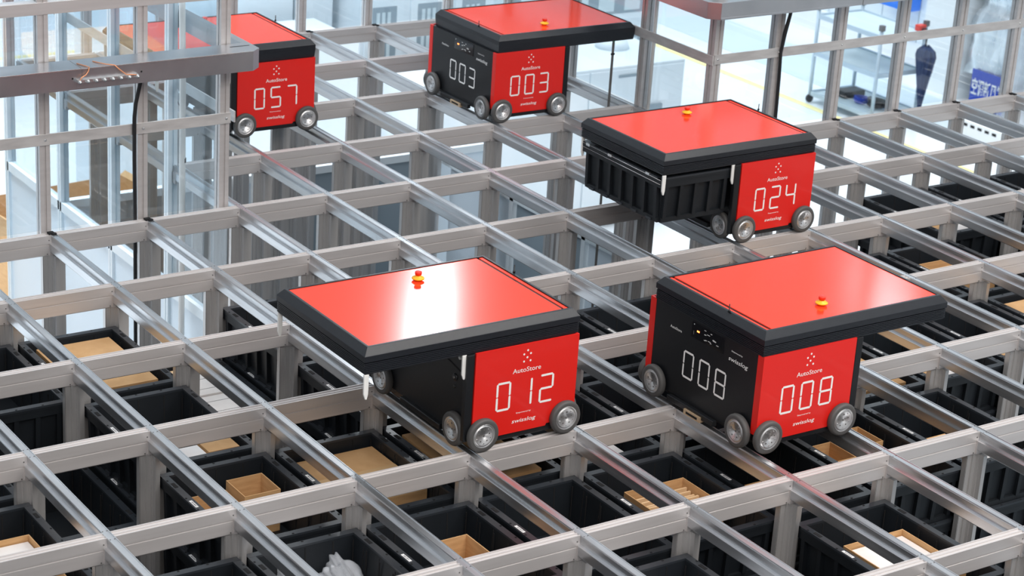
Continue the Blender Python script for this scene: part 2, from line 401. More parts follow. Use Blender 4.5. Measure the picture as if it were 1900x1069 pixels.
# top level of the stack in each cell (line j is its near beam); None = no stack
TOP = {}
for j in range(-2, 4):
    for i in range(-6, 13): TOP[(i, j)] = 0
EXTRA = {}
exec_levels = {
 (-3, 0): 3, (-3, -1): 1, (-1, -1): 3, (-1, -2): 1, (5, 1): 2, (3, 2): 3, (1, 2): 2, (8, -1): 1,
}
for j in (-2,):
    for i in range(1, 8): TOP[(i, j)] = None
for k, v in exec_levels.items(): TOP[k] = v
SEEN = {-2: range(-4, 11), -1: range(-4, 10), 0: range(-5, 8), 1: range(-4, 6), 2: range(-1, 4), 3: range(1, 3)}
CONT = {}      # content by cell, filled below
def content_word(c):
    return {'open': 'with an open brown carton', 'flat': 'filled by a flat brown carton', 'white': 'full of white cartons',
            'bags': 'with clear plastic bags', 'boards': 'with a carton of boards', 'pair': 'with brown and white cartons', None: 'empty'}[c]

# ---- goods in the bins (each a thing of its own)
def carton(name, loc, size, rz=0., open_=True, m=CARD, flaps=False, tape=False, label='', cat='box', fill=None, group=None):
    w_, d, h = size; b = MB(); t = .004
    if open_:
        b.box(-w_ / 2, -d / 2, 0, w_ / 2, d / 2, t, m)
        b.box(-w_ / 2, -d / 2, t, -w_ / 2 + t, d / 2, h, m); b.box(w_ / 2 - t, -d / 2, t, w_ / 2, d / 2, h, m)
        b.box(-w_ / 2 + t, -d / 2, t, w_ / 2 - t, -d / 2 + t, h, m); b.box(-w_ / 2 + t, d / 2 - t, t, w_ / 2 - t, d / 2, h, m)
    else:
        b.box(-w_ / 2, -d / 2, 0, w_ / 2, d / 2, h, m)
        b.box(-w_ / 2, -.0012, h - .0005, w_ / 2, .0012, h + .0004, DARK if m is PAPER else CARD2)
    if flaps:
        for s in (-1, 1):
            b.add([(s * w_ / 2, -d / 2, h), (s * w_ / 2, d / 2, h), (s * (w_ / 2 + .045), d / 2, h + .03), (s * (w_ / 2 + .045), -d / 2, h + .03),
                   (s * w_ / 2, -d / 2, h - .004), (s * w_ / 2, d / 2, h - .004), (s * (w_ / 2 + .045), d / 2, h + .026), (s * (w_ / 2 + .045), -d / 2, h + .026)],
                  [(0, 1, 2, 3), (7, 6, 5, 4), (0, 3, 7, 4), (1, 5, 6, 2), (3, 2, 6, 7)], m)
    o = b.build(name); o.location = loc; o.rotation_euler = (0, 0, rz); tag(o, label, cat, group)
    if tape:
        tb = MB(); tb.box(-w_ / 2 - .0006, -.032, h * .6, w_ / 2 + .0006, .032, h + .0008, TAPE); tb.build('packing_tape', o)
    if fill == 'boards':
        tb = MB()
        for k in range(9): tb.box(-w_ / 2 + .012 + (k % 2) * .004, -d / 2 + .012 + k * (d - .03) / 9, t, w_ / 2 - .012, -d / 2 + .012 + k * (d - .03) / 9 + .009, h * .82 + (k % 3) * .004, CARD2)
        p = tb.build('packed_boards', o)
    if fill == 'papers':
        tb = MB()
        tb.box(-w_ / 2 + .008, -d / 2 + .008, t, w_ / 2 - .02, 0.0, h * .80, PAPER); tb.box(-w_ / 2 + .012, .006, t, w_ / 2 - .008, d / 2 - .01, h * .87, PAPER)
        tb.build('packed_papers', o)
    return o
def bag(loc, size, seed, label, group=None):
    bm = bmesh.new(); bmesh.ops.create_icosphere(bm, subdivisions=5, radius=1)
    rnd = random.Random(seed); ph = [rnd.uniform(0, 6) for _ in range(8)]
    for v in bm.verts:
        c = v.co.copy()
        k = 1 + .10 * math.sin(5 * c.x + ph[0] + 2 * math.sin(4 * c.y + ph[1])) + .07 * math.sin(11 * c.y + ph[2] + 3 * c.z) + .05 * math.sin(17 * c.x + 13 * c.z + ph[3])
        k += .05 * abs(math.sin(9 * c.x * c.y + ph[4] + 5 * c.z))
        p = Vector((math.copysign(abs(c.x) ** .6, c.x), math.copysign(abs(c.y) ** .6, c.y), math.copysign(abs(c.z) ** .75, c.z))) * k
        tip = max(0, c.z * .6 + c.y * .7 - .62) * 2.6
        v.co = Vector((p.x * size[0] / 2 * (1 - .7 * min(1, tip)), p.y * size[1] / 2, (p.z * .5 + .5 + tip * .35) * size[2]))
    zm = min(v.co.z for v in bm.verts)
    for v in bm.verts: v.co.z -= zm
    me = bpy.data.meshes.new('plastic_bag'); bm.to_mesh(me); bm.free(); me.materials.append(BAG)
    for p in me.polygons: p.use_smooth = True
    o = inst('plastic_bag', me, None, loc, (0, 0, rnd.uniform(-.15, .15))); tag(o, label, 'plastic bag', group)
    g = MB()
    for k in range(3): g.box(-size[0] * .34, -size[1] * .36 + k * size[1] * .25, size[2] * .10, size[0] * .34, -size[1] * .36 + (k + .92) * size[1] * .25, size[2] * (.55 + .08 * (k % 2)), PAPER)
    g.build('wrapped_goods', o)
    return o
def fill_bin(c, i, j, z):
    wd = where(i, j, True); fz = z - BH + .017
    def at(x0, y0, x1, y1, top, kind='cardboard_box', **k):      # a carton by its footprint inside the cell
        return carton(kind, (nx(i) + (x0 + x1) / 2, ny(j) + (y0 + y1) / 2, fz), (x1 - x0, y1 - y0, z + top - fz), 0., **k)
    if c == 'open':
        at(.245, .42, .395, .575, -.030, label='tall open brown carton in bin ' + wd)
        at(.09, .40, .235, .56, -.060, label='lower open brown carton in bin ' + wd)
    elif c == 'small':
        at(.225, .31, .345, .50, -.028, label='small open brown carton in bin ' + wd)
    elif c == 'flat':
        at(.075, .20, .425, .62, -.045, open_=False, tape=True, label='large flat taped brown carton in bin ' + wd)
    elif c == 'kraft':
        at(.07, .10, .40, .60, -.012, open_=False, label='flat brown carton in bin ' + wd)
    elif c == 'white':
        for q_ in range(4):
            at(.065, .10 + q_ * .118, .415, .213 + q_ * .118, -.02 - .008 * (q_ % 2), 'white_carton', open_=False, m=PAPER,
               label='white cartons packed in bin ' + wd, group='white cartons in one bin, ' + wd)
        at(.065, .575, .415, .62, -.015, open_=False, m=CARD2, label='thin brown carton behind white ones in bin ' + wd)
    elif c == 'bags':
        fx, fy = nx(i), ny(j)
        bag((fx + .15, fy + .46, fz), (.15, .30, .120), i * 7 + j, 'left clear plastic bag in bin ' + wd)
        bag((fx + .32, fy + .46, fz), (.15, .30, .130), i * 5 + j + 3, 'right clear plastic bag in bin ' + wd)
    elif c == 'boards':
        at(.11, .26, .395, .52, -.030, fill='boards', label='brown carton of upright boards in bin ' + wd)
    elif c == 'papers':
        at(.10, .16, .395, .50, -.030, fill='papers', label='brown tray carton with white packs in bin ' + wd)
    elif c == 'front':
        at(.075, .085, .27, .26, -.016, 'white_carton', open_=False, m=PAPER, label='white carton at the near end of bin ' + wd)
        at(.28, .085, .41, .24, -.012, open_=False, label='brown carton at the near end of bin ' + wd)
    elif c == 'red':
        at(.075, .12, .22, .36, -.012, 'printed_carton', open_=False, m=REDPR, label='red and white printed carton in bin ' + wd)
    elif c == 'pair':
        at(.065, .13, .17, .33, -.012, open_=False, label='closed brown carton in bin ' + wd)
        at(.175, .10, .33, .30, -.035, 'white_carton', open_=False, m=PAPER, label='closed white carton in bin ' + wd)
REDPR = mat('printed_card', (.7, .1, .1), .5); _n = REDPR.node_tree
_b = _n.nodes.new('ShaderNodeTexBrick'); _b.inputs['Scale'].default_value = 26; _b.inputs['Color1'].default_value = (.62, .03, .05, 1); _b.inputs['Color2'].default_value = (.75, .25, .25, 1)
_b.inputs['Mortar'].default_value = (.85, .8, .8, 1); _b.inputs['Mortar Size'].default_value = .03
_t = _n.nodes.new('ShaderNodeTexCoord'); _n.links.new(_t.outputs['Object'], _b.inputs[0]); _n.links.new(_b.outputs[0], _n.nodes['Principled BSDF'].inputs['Base Color'])
CONT = {(-1, 0): 'flat', (-2, 0): 'open', (-2, 1): 'bags', (-4, 0): 'papers', (-1, -2): 'white', (-2, -1): 'front', (-2, -2): 'kraft', (-1, 1): 'small',
        (1, 1): 'boards', (2, 2): 'papers', (0, 2): 'bags', (2, 1): 'pair', (3, 1): 'open', (4, 1): 'pair', (5, 0): 'pair', (6, 0): 'pair',
        (6, -1): 'pair', (7, -1): 'boards', (5, -1): 'kraft', (2, 0): 'red', (8, -2): 'pair', (3, 2): 'pair', (0, -2): 'pair', (7, 0): 'kraft',
        (3, -1): 'pair', (1, 0): 'pair', (0, 1): 'pair' , (4, 0): 'kraft', (0, 0): 'kraft', (-3, -2): None, (3, 0): 'kraft'}
del CONT[(0, 1)]
rnd = random.Random(4)
for j, r in SEEN.items():
    for i in r:
        t = TOP.get((i, j))
        if t is None: continue
        for lv in range(t, min(t + 4, 6)):
            c = CONT.get((i, j)) if lv == t else None
            wd = where(i, j, True)
            if lv == t: L = 'black bin %s, topmost, %s' % ({'open': 'with cartons', 'flat': 'with one carton', 'white': 'with white cartons', 'bags': 'with plastic bags', 'small': 'with a small carton', 'kraft': 'with brown carton', 'front': 'with two cartons', 'red': 'with printed carton', 'boards': 'with boards', 'pair': 'with cartons', 'papers': 'with white packs', None: 'empty'}[c], wd)
            else: L = 'black bin %s below the top, %s' % (NUM[lv - t], wd)
            put_bin(i, j, LV[lv], L)
            if c: fill_bin(c, i, j, LV[lv])

# ------------------------------------------------------------------ robots
def wheel_meshes():
    t = MB(); R = .0665
    t.lathe([(.046, -.0125), (.058, -.0135), (.0635, -.0115), (R, -.006), (R, .006), (.0635, .0115), (.058, .0135), (.046, .0125)], TYRE, 40, 'y')
    h = MB()
    h.lathe([(.0, -.008), (.010, -.008), (.011, -.0105), (.034, -.0105), (.036, -.0125), (.0405, -.0125), (.042, -.0085), (.044, -.0085), (.0465, -.0135), (.0475, -.0125), (.0475, .0125), (.04, .0125), (.0, .010)], HUB, 40, 'y')
    for k in range(5):
        a = 2 * math.pi * k / 5 + .3
        h.lathe([(0, -.0112), (.0032, -.0112), (.0032, -.009)], SLOT, 10, 'y', (.024 * math.cos(a), 0, .024 * math.sin(a)), False)
        a += .63
        h.lathe([(0, -.0122), (.0022, -.0122), (.0022, -.009)], STEEL, 8, 'y', (.030 * math.cos(a), 0, .030 * math.sin(a)), False)
    h.lathe([(0, -.0085), (.004, -.0085), (.004, -.007)], SLOT, 10, 'y', (0, 0, 0), False)
    return t.mesh('wheel'), h.mesh('hub')
TY, HU = wheel_meshes()
def robot(x0, y0, number, flip, label, lid_dx=0., lid_dy=0., ribs=True, endnum=True, estop=None):
    """local frame: body cell origin at near-left crossing, tray side to -x. flip = turned half round"""
    if flip:
        r = empty('storage_robot', (x0 + .455, y0 + .70, 0), math.pi)
    else:
        r = empty('storage_robot', (x0, y0, 0))
    tag(r, label, 'robot')
    # body
    b = MB()
    b.box(-.012, .010, .040, .4515, .690, .392, BLK)
    b.box(-.036, .004, .045, -.004, .028, .392, BLK); b.box(-.036, .672, .045, -.004, .696, .392, BLK)
    b.box(.03, .016, .018, .43, .684, .042, BLK)
    b.box(.09, .006, .020, .37, .012, .048, BLK); b.box(.09, .688, .020, .37, .694, .048, BLK)
    b.box(-.030, .18, .022, -.008, .47, .045, BLK); b.box(.46, .18, .022, .482, .47, .045, BLK)
    b.build('body', r, .003)
    # inner wall detail facing the tray
    d = MB()
    d.lathe([(0, -.004), (.012, -.004), (.015, -.001), (.015, .002)], BLK, 20, 'x', (-.013, .115, .262))
    d.lathe([(0, -.008), (.005, -.008), (.005, .002)], SLOT, 12, 'x', (-.013, .115, .262))
    d.lathe([(0, -.003), (.006, -.003), (.006, .002)], BLK, 12, 'x', (-.013, .115, .225))
    d.lathe([(0, -.006), (.007, -.006), (.008, -.003), (.008, .002)], WPL, 12, 'x', (-.013, .085, .352))
    d.prism([(.08, .30), (.40, .36), (.40, .355), (.08, .295)], 'x', -.0135, -.012, DARK)
    d.build('sensor', r)
    # two red side panels
    for s in (0, 1):
        p = MB(); yy = (.002, .010) if s == 0 else (.690, .698)
        p.prism([(0, yy[0]), (0, yy[1]), (.452, yy[1]), (.452, yy[1] + .026), (.460, yy[1] + .026), (.460, yy[0])][::-1] if s == 0 else
                [(0, yy[1]), (0, yy[0]), (.452, yy[0]), (.452, yy[0] - .026), (.460, yy[0] - .026), (.460, yy[1])], 'z', .075, .396, RED)
        p.prism([(0, .060), (.09, .043), (.33, .043), (.335, .052), (.40, .052), (.460, .075), (0, .075)], 'y', yy[0], yy[1], RED)
        ys = yy[0] if s == 0 else yy[1]
        po = p.build('side_panel', r)
        if s == 0: Mx = lambda u, z: plane_M((u, ys - .0002, z), (1, 0, 0))
        else: Mx = lambda u, z: plane_M((.455 - u, ys + .0002, z), (-1, 0, 0))
        for q_, ch in enumerate(number):
            n = MB(); digits_add(n, ch, .117, .0645, .0965, .0088, Mx(.098 + q_ * .0965, .142), WHITE); n.build('digit', po)
        n = MB()
        for u, z in ((.228, .370), (.212, .356), (.242, .356), (.227, .342), (.213, .327), (.242, .327)):
            M = Mx(u, z); n.add([(.0042 * math.cos(k * math.pi / 6), .0042 * math.sin(k * math.pi / 6), .0006) for k in range(12)], [tuple(range(12))], WHITE, False, M)
        text_add(n, 'AutoStore', .0185, .126, Mx(.166, .285), WHITE, offset=.004)
        text_add(n, 'Empowered by', .0055, .066, Mx(.193, .119), WHITE, offset=.01)
        text_add(n, 'swisslog', .0155, .108, Mx(.175, .082), WHITE, shear=.16, offset=.008)
        n.build('lettering', po)
    # black end panel at +x
    e = MB(); e.box(.450, .0362, .045, .459, .6638, .393, BLK); eo = e.build('end_panel', r, .001)
    Me = lambda u, z: plane_M((.4592, u, z), (0, 1, 0))
    if endnum:
        for q_, ch in enumerate(number):
            n = MB(); digits_add(n, ch, .113, .066, .0985, .0085, Me(.233 + q_ * .0985, .140), WHITE); n.build('digit', eo)
        n = MB()
        text_add(n, 'AutoStore', .011, .072, Me(.137, .313), WHITE, offset=.01)
        text_add(n, 'Empowered by', .006, .065, Me(.512, .350), WHITE, offset=.01)
        text_add(n, 'swisslog', .017, .115, Me(.498, .312), WHITE, shear=.16, offset=.008)
        n.build('lettering', eo)
    n = MB(); n.box(.4585, .268, .322, .461, .466, .388, GSCR); do = n.build('display', eo, .0008)
    n = MB()
    n.box(.4610, .302, .352, .4616, .316, .358, LED)
    do2 = n.build('status_light', do)
    n = MB()
    rr = random.Random(7)
    for k in range(14):
        u = .34 + rr.random() * .10; z = .33 + rr.random() * .05; n.box(.4610, u, z, .4614, u + .008 + rr.random() * .01, z + .0022, WPL)
    n.box(.4610, .28, .375, .4614, .284, .379, WPL); n.box(.4610, .28, .335, .4614, .284, .350, SLOT)
    n.build('indicator_marks', do)
    n = MB(); n.box(.466, .30, .012, .490, .40, .034, BRASS); n.box(.4895, .315, .018, .4905, .385, .028, DARK); n.build('contact_block', r, .002)
    # wheels
    wh = []
    for cx in (.040, .4115):
        wh.append(((cx, -.010, .067), 0)); wh.append(((cx, .710, .067), math.pi))
    for cy in (.088, .612):
        wh.append(((-.0245, cy, .067), -math.pi / 2)); wh.append(((.479, cy, .067), math.pi / 2))
    for loc, rz in wh:
        o = inst('wheel', TY, r, loc, (0, 0, rz)); inst('hub', HU, o)
    # lid
    lx0, lx1, ly0, ly1 = -.465, .465, .012, .676
    l = MB(); dx = -lid_dx if flip else lid_dx; dy = -lid_dy if flip else lid_dy
    def rg(ix, iy, z): return [(lx0 + ix + dx, ly0 + iy + dy, z), (lx1 - ix + dx, ly0 + iy + dy, z), (lx1 - ix + dx, ly1 - iy + dy, z), (lx0 + ix + dx, ly1 - iy + dy, z)]
    rings = [rg(.012, .012, .392), rg(.006, .006, .392)]
    z = .396
    if ribs:
        while z < .436:
            rings += [rg(.006, .006, z), rg(.0025, .0025, z + .0006), rg(.0025, .0025, z + .0052), rg(.006, .006, z + .0058)]; z += .0068
    else:
        rings += [rg(.004, .004, z)]; z = .425
    rings += [rg(0, 0, .4405), rg(0, 0, .4625), rg(.001, .001, .4640), rg(.021, .021, .4895), rg(.0235, .0235, .4905), rg(.031, .031, .4905), rg(.032, .032, .4885), rg(.032, .032, .484)]
    vs = [p for q_ in rings for p in q_]; n = len(rings)
    fs = [(a * 4 + k, a * 4 + (k + 1) % 4, (a + 1) * 4 + (k + 1) % 4, (a + 1) * 4 + k) for a in range(n - 1) for k in range(4)]
    fs += [(3, 2, 1, 0)]
    l.add(vs, fs, BLKM)
    l.box(lx0 + dx + .05, ly0 + dy + .05, .392, lx1 + dx - .03, ly1 + dy - .05, .484, BLK)
    l.build('lid_frame', r)
    p = MB(); p.box(lx0 + dx + .0325, ly0 + dy + .0325, .480, .404 + dx, ly1 + dy - .0325, .4875, REDTOP)
    lid = p.build('lid_panel', r, .0008, 1)
    p = MB(); p.box(.416 + dx, ly0 + dy + .0325, .478, lx1 + dx - .0325, ly1 + dy - .0325, .4865, REDTOP)
    if flip:
        p.box(.409 + dx, ly0 + dy + .0325, .4775, .417 + dx, ly1 + dy - .0325, .484, RED)
    p.build('lid_strip', r, .0008, 1)
    # emergency stop
    ex, ey = estop if estop else (.066, .53)
    s = MB(); s.lathe([(0, .4876), (.0135, .4876), (.0140, .4915), (.024, .4945), (.0250, .4975), (.0225, .5000), (.0125, .505), (.0120, .5075), (0, .508)], YEL, 28, 'z', (ex + dx, ey + dy, 0))
    so = s.build('emergency_stop', r)
    s = MB(); s.lathe([(0, .508), (.0105, .508), (.0110, .5105), (.0135, .512), (.0140, .5215), (.0125, .5235), (.004, .524), (0, .524)], KNOB, 28, 'z', (ex + dx, ey + dy, 0))
    s.build('red_button', so)
    # antenna at the body end of the lid
    a = MB(); a.lathe([(0, .489), (.005, .489), (.005, .497), (.0022, .499), (.0022, .522), (0, .523)], BLK, 10, 'z', (.448 + dx, .44 + dy, 0)); a.build('antenna', r)
    # guide fingers under the lid
    for cx in (() if flip else (-.452, -.040)):
        for cy in (.020, .668):
            g = MB(); g.prism([(cx - .011, .392), (cx - .010, .316), (cx - .003, .296), (cx + .003, .296), (cx + .008, .316), (cx + .009, .392)], 'y', cy + dy - .006, cy + dy + .002, WPL)
            g.build('guide_finger', r, .0015)
    return r
R12 = robot(0, 0, '012', False, 'red and black storage robot numbered 012, nearest, bright lamp glare on its lid')
R24 = robot(5 * A, 2 * B, '024', False, 'red and black storage robot numbered 024 holding a black bin under its lid')
R03 = robot(5 * A - .006, 5 * B, '003', True, 'red and black storage robot numbered 003 at the far side of the grid', .018, -.02, ribs=False)
R57 = robot(2 * A, 3.815, '057', False, 'red storage robot numbered 057 partly behind the glass fence', 0, 0, ribs=False)
R08 = robot(2 * A - .002, -.49, '008', True, 'red and black storage robot at the right, stopped between crossings, black numbered end facing left', .0, -.02)
# bin held by robot 024
hb = inst('storage_bin', BINM, None, (5 * A - .2395, 2 * B + .3505, .146)); hb.scale = (.97, .985, 1.03)
tag(hb, 'black ribbed bin hanging under the lid of robot 024', 'bin')
hw = MB()
for z in (.352, .372):
    hw.tube([(5 * A - .455, 2 * B + .036, z - .01), (5 * A - .02, 2 * B + .036, z - .01)], .0016, STEEL, 6)
    hw.tube([(5 * A - .458, 2 * B + .036, z - .01), (5 * A - .458, 2 * B + .66, z - .004)], .0016, STEEL, 6)
for t in (.12, .42, .6):
    hw.box(5 * A - .462, 2 * B + t, .362, 5 * A - .452, 2 * B + t + .03, .374, STEEL)
o = hw.build('gripper_wire'); tag(o, 'thin steel gripper wires around the bin held by robot 024', 'wire')
# lifting band of robot 003, hanging into the cell
m = MB(); m.box(3.232, 3.60, -1.4, 3.249, 3.602, .392, SLOT); m.box(3.229, 3.598, .29, 3.253, 3.604, .30, BLK)
o = m.build('lifting_band'); tag(o, 'dark grey band hanging from the lid of robot 003 into the grid', 'lifting band')
m = MB(); m.box(3.236, 3.597, .372, 3.247, 3.5985, .388, GRN); m.build('signal_light', o)

# ------------------------------------------------------------------ guard fences
def post_mb(x, y, z0, z1, w_=.05, m=ALU, tall=True):
    b = MB(); h = w_ / 2
    p = [(-h, -h), (-.005, -h), (-.005, -h + .006), (.005, -h + .006), (.005, -h), (h, -h), (h, -.005), (h - .006, -.005), (h - .006, .005), (h, .005),
         (h, h), (.005, h), (.005, h - .006), (-.005, h - .006), (-.005, h), (-h, h), (-h, .005), (-h + .006, .005), (-h + .006, -.005), (-h, -.005)]
    b.prism([(x + a, y + c) for a, c in p], 'z', z0, z1, m); return b
def screw(b, x, y, z, axis='y', r=.008):
    s = -1
    b.lathe([(0, s * .004), (r * .6, s * .004), (r, 0), (r, .002)], STEEL, 10, axis, (x, y, z))
TOPZ = 2.6
YF = 2.885
# --- left fence
F1 = empty('guard_fence', (.405, YF, 0)); tag(F1, 'aluminium and glass guard fence at the left in front of robot 057', 'fence')
def child(mb, name, root, **k):
    o = mb.build(name, None, **k); o.parent = root; o.matrix_parent_inverse = Matrix.Translation(-root.location); return o
for x in (-1.47, -.985, -.495, -.015, .407):
    child(post_mb(x, YF, -.10, TOPZ), 'post', F1)
for j in (5, 6, 7, 8):
    child(post_mb(.455, j * B + (.13 if j == 8 else .03), FZ, TOPZ, m=WSTEEL), 'post', F1)
b = MB(); b.box(-2.6, 2.852, .415, .435, 2.860, .468, BRUSH)
for x in (-.985, -.495, -.015, .412): screw(b, x, 2.852, .44)
child(b, 'fence_rail', F1, bevel=.001)
b = MB(); b.box(-2.6, 2.855, 1.02, .44, 2.915, 1.075, ALU); child(b, 'fence_rail', F1, bevel=.001)
b = MB(); b.box(.476, 2.90, .40, .484, 5.75, .455, BRUSH)
for j in (5, 6, 7): screw(b, .484, j * B + .03, .43, 'x')
child(b, 'fence_rail', F1, bevel=.001)
b = MB(); b.box(.43, 2.94, -.70, .475, 5.78, -.645, WSTEEL); child(b, 'fence_rail', F1, bevel=.001)
b = MB(); b.box(-2.6, 2.883, -.002, .385, 2.888, TOPZ, GLASS); child(b, 'glass_pane', F1)
b = MB(); b.box(.453, 2.915, -.645, .457, 5.74, TOPZ, GLASS); child(b, 'glass_pane', F1)
b = MB(); b.box(.445, 2.94, FZ, .465, 5.77, -.70, WPANEL); child(b, 'lower_panel', F1)
for z in (-1.9,):
    b = MB(); b.box(.40, 2.94, z, .47, 5.77, z + .05, WSTEEL); child(b, 'fence_rail', F1)
# --- right fence
F2 = empty('guard_fence', (3.396, YF, 0)); tag(F2, 'aluminium guard fence at the right behind robot 024', 'fence')
for x in (3.396, 3.834, 4.302, 4.79, 5.262, 5.74, 6.21): child(post_mb(x, YF, -.10, TOPZ, .056), 'post', F2)
for j in (5, 6, 7, 8): child(post_mb(3.400, j * B - .015 , -.10 if j > 5 else -.1, TOPZ, .05), 'post', F2)
b = MB(); b.box(3.372, 2.850, .412, 8.0, 2.857, .466, BRUSH)
for x in (3.396, 3.834, 4.302, 4.79, 5.262, 5.74): screw(b, x, 2.850, .44)
child(b, 'fence_rail', F2, bevel=.001)
b = MB(); b.box(3.362, 2.855, .405, 3.371, 5.62, .459, BRUSH); child(b, 'fence_rail', F2, bevel=.001)
b = MB(); b.box(3.42, 2.883, -.002, 8.0, 2.888, TOPZ, GLASS); child(b, 'glass_pane', F2)
b = MB(); b.box(3.399, 2.92, -.002, 3.403, 5.60, TOPZ, GLASS); child(b, 'glass_pane', F2)
# --- back fence
F3 = empty('guard_fence', (.5, 5.70, 0)); tag(F3, 'aluminium guard fence along the far edge behind robot 003', 'fence')
for i in range(1, 7): child(post_mb(nx(i) - .045, 5.70, -.10, TOPZ, .05), 'post', F3)
b = MB(); b.box(.5, 5.698, -.002, 3.37, 5.702, TOPZ, GLASS); child(b, 'glass_pane', F3)
# enclosure below the far part of the grid
E1 = empty('machine_enclosure', (2, 5.75, FZ)); tag(E1, 'grey panelled enclosure under the far edge of the grid', 'enclosure')
for k in range(7):
    x0 = .50 + k * .48
    b = MB(); b.box(x0 + .02, 5.735, FZ, x0 + .46, 5.745, -.98, GREYP if k % 3 else WPANEL); child(b, 'lower_panel', E1)
    b = MB(); b.box(x0 - .02, 5.72, FZ, x0 + .02, 5.76, -.95, WSTEEL); child(b, 'frame_post', E1)
b = MB(); b.box(.5, 5.715, -.98, 3.86, 5.765, -.93, WSTEEL); child(b, 'frame_rail', E1)
E2 = empty('machine_enclosure', (3.40, 4.2, FZ)); tag(E2, 'tinted panel enclosure below the grid under robot 024 and 003', 'enclosure')
for k in range(5):
    y0 = 1.60 + k * .80
    b = MB(); b.box(3.45, y0 + .02, FZ, 3.46, y0 + .76, -1.00, GREYP if k % 2 else WPANEL); child(b, 'lower_panel', E2)
    b = MB(); b.box(3.43, y0 - .02, FZ, 3.48, y0 + .02, -.96, WSTEEL); child(b, 'frame_post', E2)
b = MB(); b.box(3.43, 1.6, -1.0, 3.48, 5.7, -.95, WSTEEL); child(b, 'frame_rail', E2)

# --- galvanised cable ducts on the fences
def duct(name, corner, xdir, label):
    d = MB(); z0, z1 = .708, .802
    cx, cy = corner
    if xdir < 0:   # left duct: runs to -x and back along +y, chamfered corner
        pts = [(-2.7, 2.70), (.470, 2.70), (.522, 2.745), (.522, 5.8), (.485, 5.8), (.485, 2.853), (-2.7, 2.853)]
    else:
        pts = [(3.262, 2.70), (8.0, 2.70), (8.0, 2.850), (3.36, 2.850), (3.36, 5.6), (3.205, 5.6), (3.205, 2.752)]
    d.prism(pts, 'z', z0, z1, GALV)
    # folded lips and seams
    if xdir < 0:
        d.box(-2.7, 2.697, z1 - .003, .468, 2.702, z1 + .002, STEEL)
        for x in (-1.5, -.38): d.box(x, 2.699, z0, x + .002, 2.84, z1 + .001, SLOT)
        d.box(.40, 2.80, z1, .50, 2.806, z1 + .001, DARK)
    else:
        for x in (4.28, 5.6): d.box(x, 2.698, z0 - .0005, x + .003, 2.84, z1, SLOT)
        d.box(3.262, 2.697, z0, 4.2, 2.70, z0 + .012, GALV)
    o = d.build('cable_duct', None, .002); tag(o, label, 'cable duct'); return o
D1 = duct('l', (.47, 2.7), -1, 'galvanised metal cable duct on the left glass fence with a terminal strip')
D2 = duct('r', (3.2, 2.7), 1, 'galvanised metal cable duct at the top right, above robot 024')
# terminal strip with bolts and copper wires
ts = MB(); ts.box(-.405, 2.684, .742, -.115, 2.700, .756, STEEL); ts.box(-.40, 2.6985, .709, -.13, 2.6995, .758, GALV)
ts.box(-.428, 2.699, .757, -.420, 2.6999, .765, DARK); ts.box(-.098, 2.699, .757, -.090, 2.6999, .765, DARK)
TSO = ts.build('terminal_strip', D1, .0008)
for k in range(8):
    bo = MB(); x = -.400 + k * .0395
    bo.lathe([(0, -.022), (.004, -.022), (.004, -.014), (.0085, -.014), (.0085, -.006), (.004, -.006), (.004, 0)], STEEL, 10, 'y', (x, 2.684, .749)); bo.build('bolt', TSO)
cw = MB()
cw.tube([(-.40, 2.680, .752), (-.385, 2.685, .768), (-.365, 2.690, .775), (-.352, 2.692, .790), (-.345, 2.698, .806), (-.350, 2.72, .806), (-.37, 2.78, .805)], .0026, COPPER)
cw.tube([(-.12, 2.680, .754), (-.15, 2.684, .757), (-.175, 2.685, .760), (-.205, 2.690, .785), (-.225, 2.696, .805), (-.26, 2.72, .807), (-.29, 2.79, .805)], .0026, COPPER)
cw.build('copper_wire', D1)
# black cables dropping from the ducts
c = MB(); P = [(-.038, 2.82, .708), (-.040, 2.825, .66), (-.058, 2.835, .55), (-.064, 2.845, .50), (-.064, 2.93, .40), (-.064, 2.935, 0), (-.052, 2.94, -.6), (-.045, 2.95, -2.98)]
P = [(-.036, 2.83, .708), (-.040, 2.834, .66), (-.058, 2.84, .57), (-.064, 2.843, .50), (-.063, 2.846, .3), (-.060, 2.848, .1), (-.058, 2.85, -.02), (-.052, 2.86, -.6), (-.050, 2.87, -2.98)]
c.tube(P, .0095, CABLE, 10); c.lathe([(.010, 0), (.017, 0), (.017, .014), (.008, .02)], CABLE, 14, 'z', (-.036, 2.83, .690))
o = c.build('power_cable'); tag(o, 'black cable hanging from the left duct down beside the fence post', 'cable')
c = MB(); P = [(3.862, 2.83, .708), (3.858, 2.832, .66), (3.838, 2.838, .55), (3.826, 2.841, .44), (3.835, 2.843, .3), (3.842, 2.845, .1), (3.845, 2.846, -.12), (3.85, 2.86, -2.98)]
c.tube([(x + .012, y, z) for x, y, z in P], [.010, .010, .012, .0095, .0095, .0095, .0095, .0095], CABLE, 10); c.lathe([(.010, 0), (.017, 0), (.017, .014), (.008, .02)], CABLE, 14, 'z', (3.874, 2.83, .690))
o = c.build('power_cable'); tag(o, 'black cable hanging from the right duct down behind robot 024', 'cable')
# white conduit pipes in the left bay
c = MB(); c.tube([(.372, 3.27, 1.3), (.386, 3.275, .5), (.392, 3.28, -2.98)], .0155, WPL, 12); c.tube([(.3897, 3.2785, .12), (.3899, 3.2787, .098)], .0175, SLOT, 12)
o = c.build('conduit_pipe'); tag(o, 'white vertical conduit pipe behind the left glass, beside the corner post', 'pipe')
# pipe on the right side fence
c = MB(); c.tube([(3.375, 3.40, 1.4), (3.372, 3.40, -.02)], .011, WPL, 12)
o = c.build('conduit_pipe'); tag(o, 'thin white pipe on the fence post right of robot 003', 'pipe')

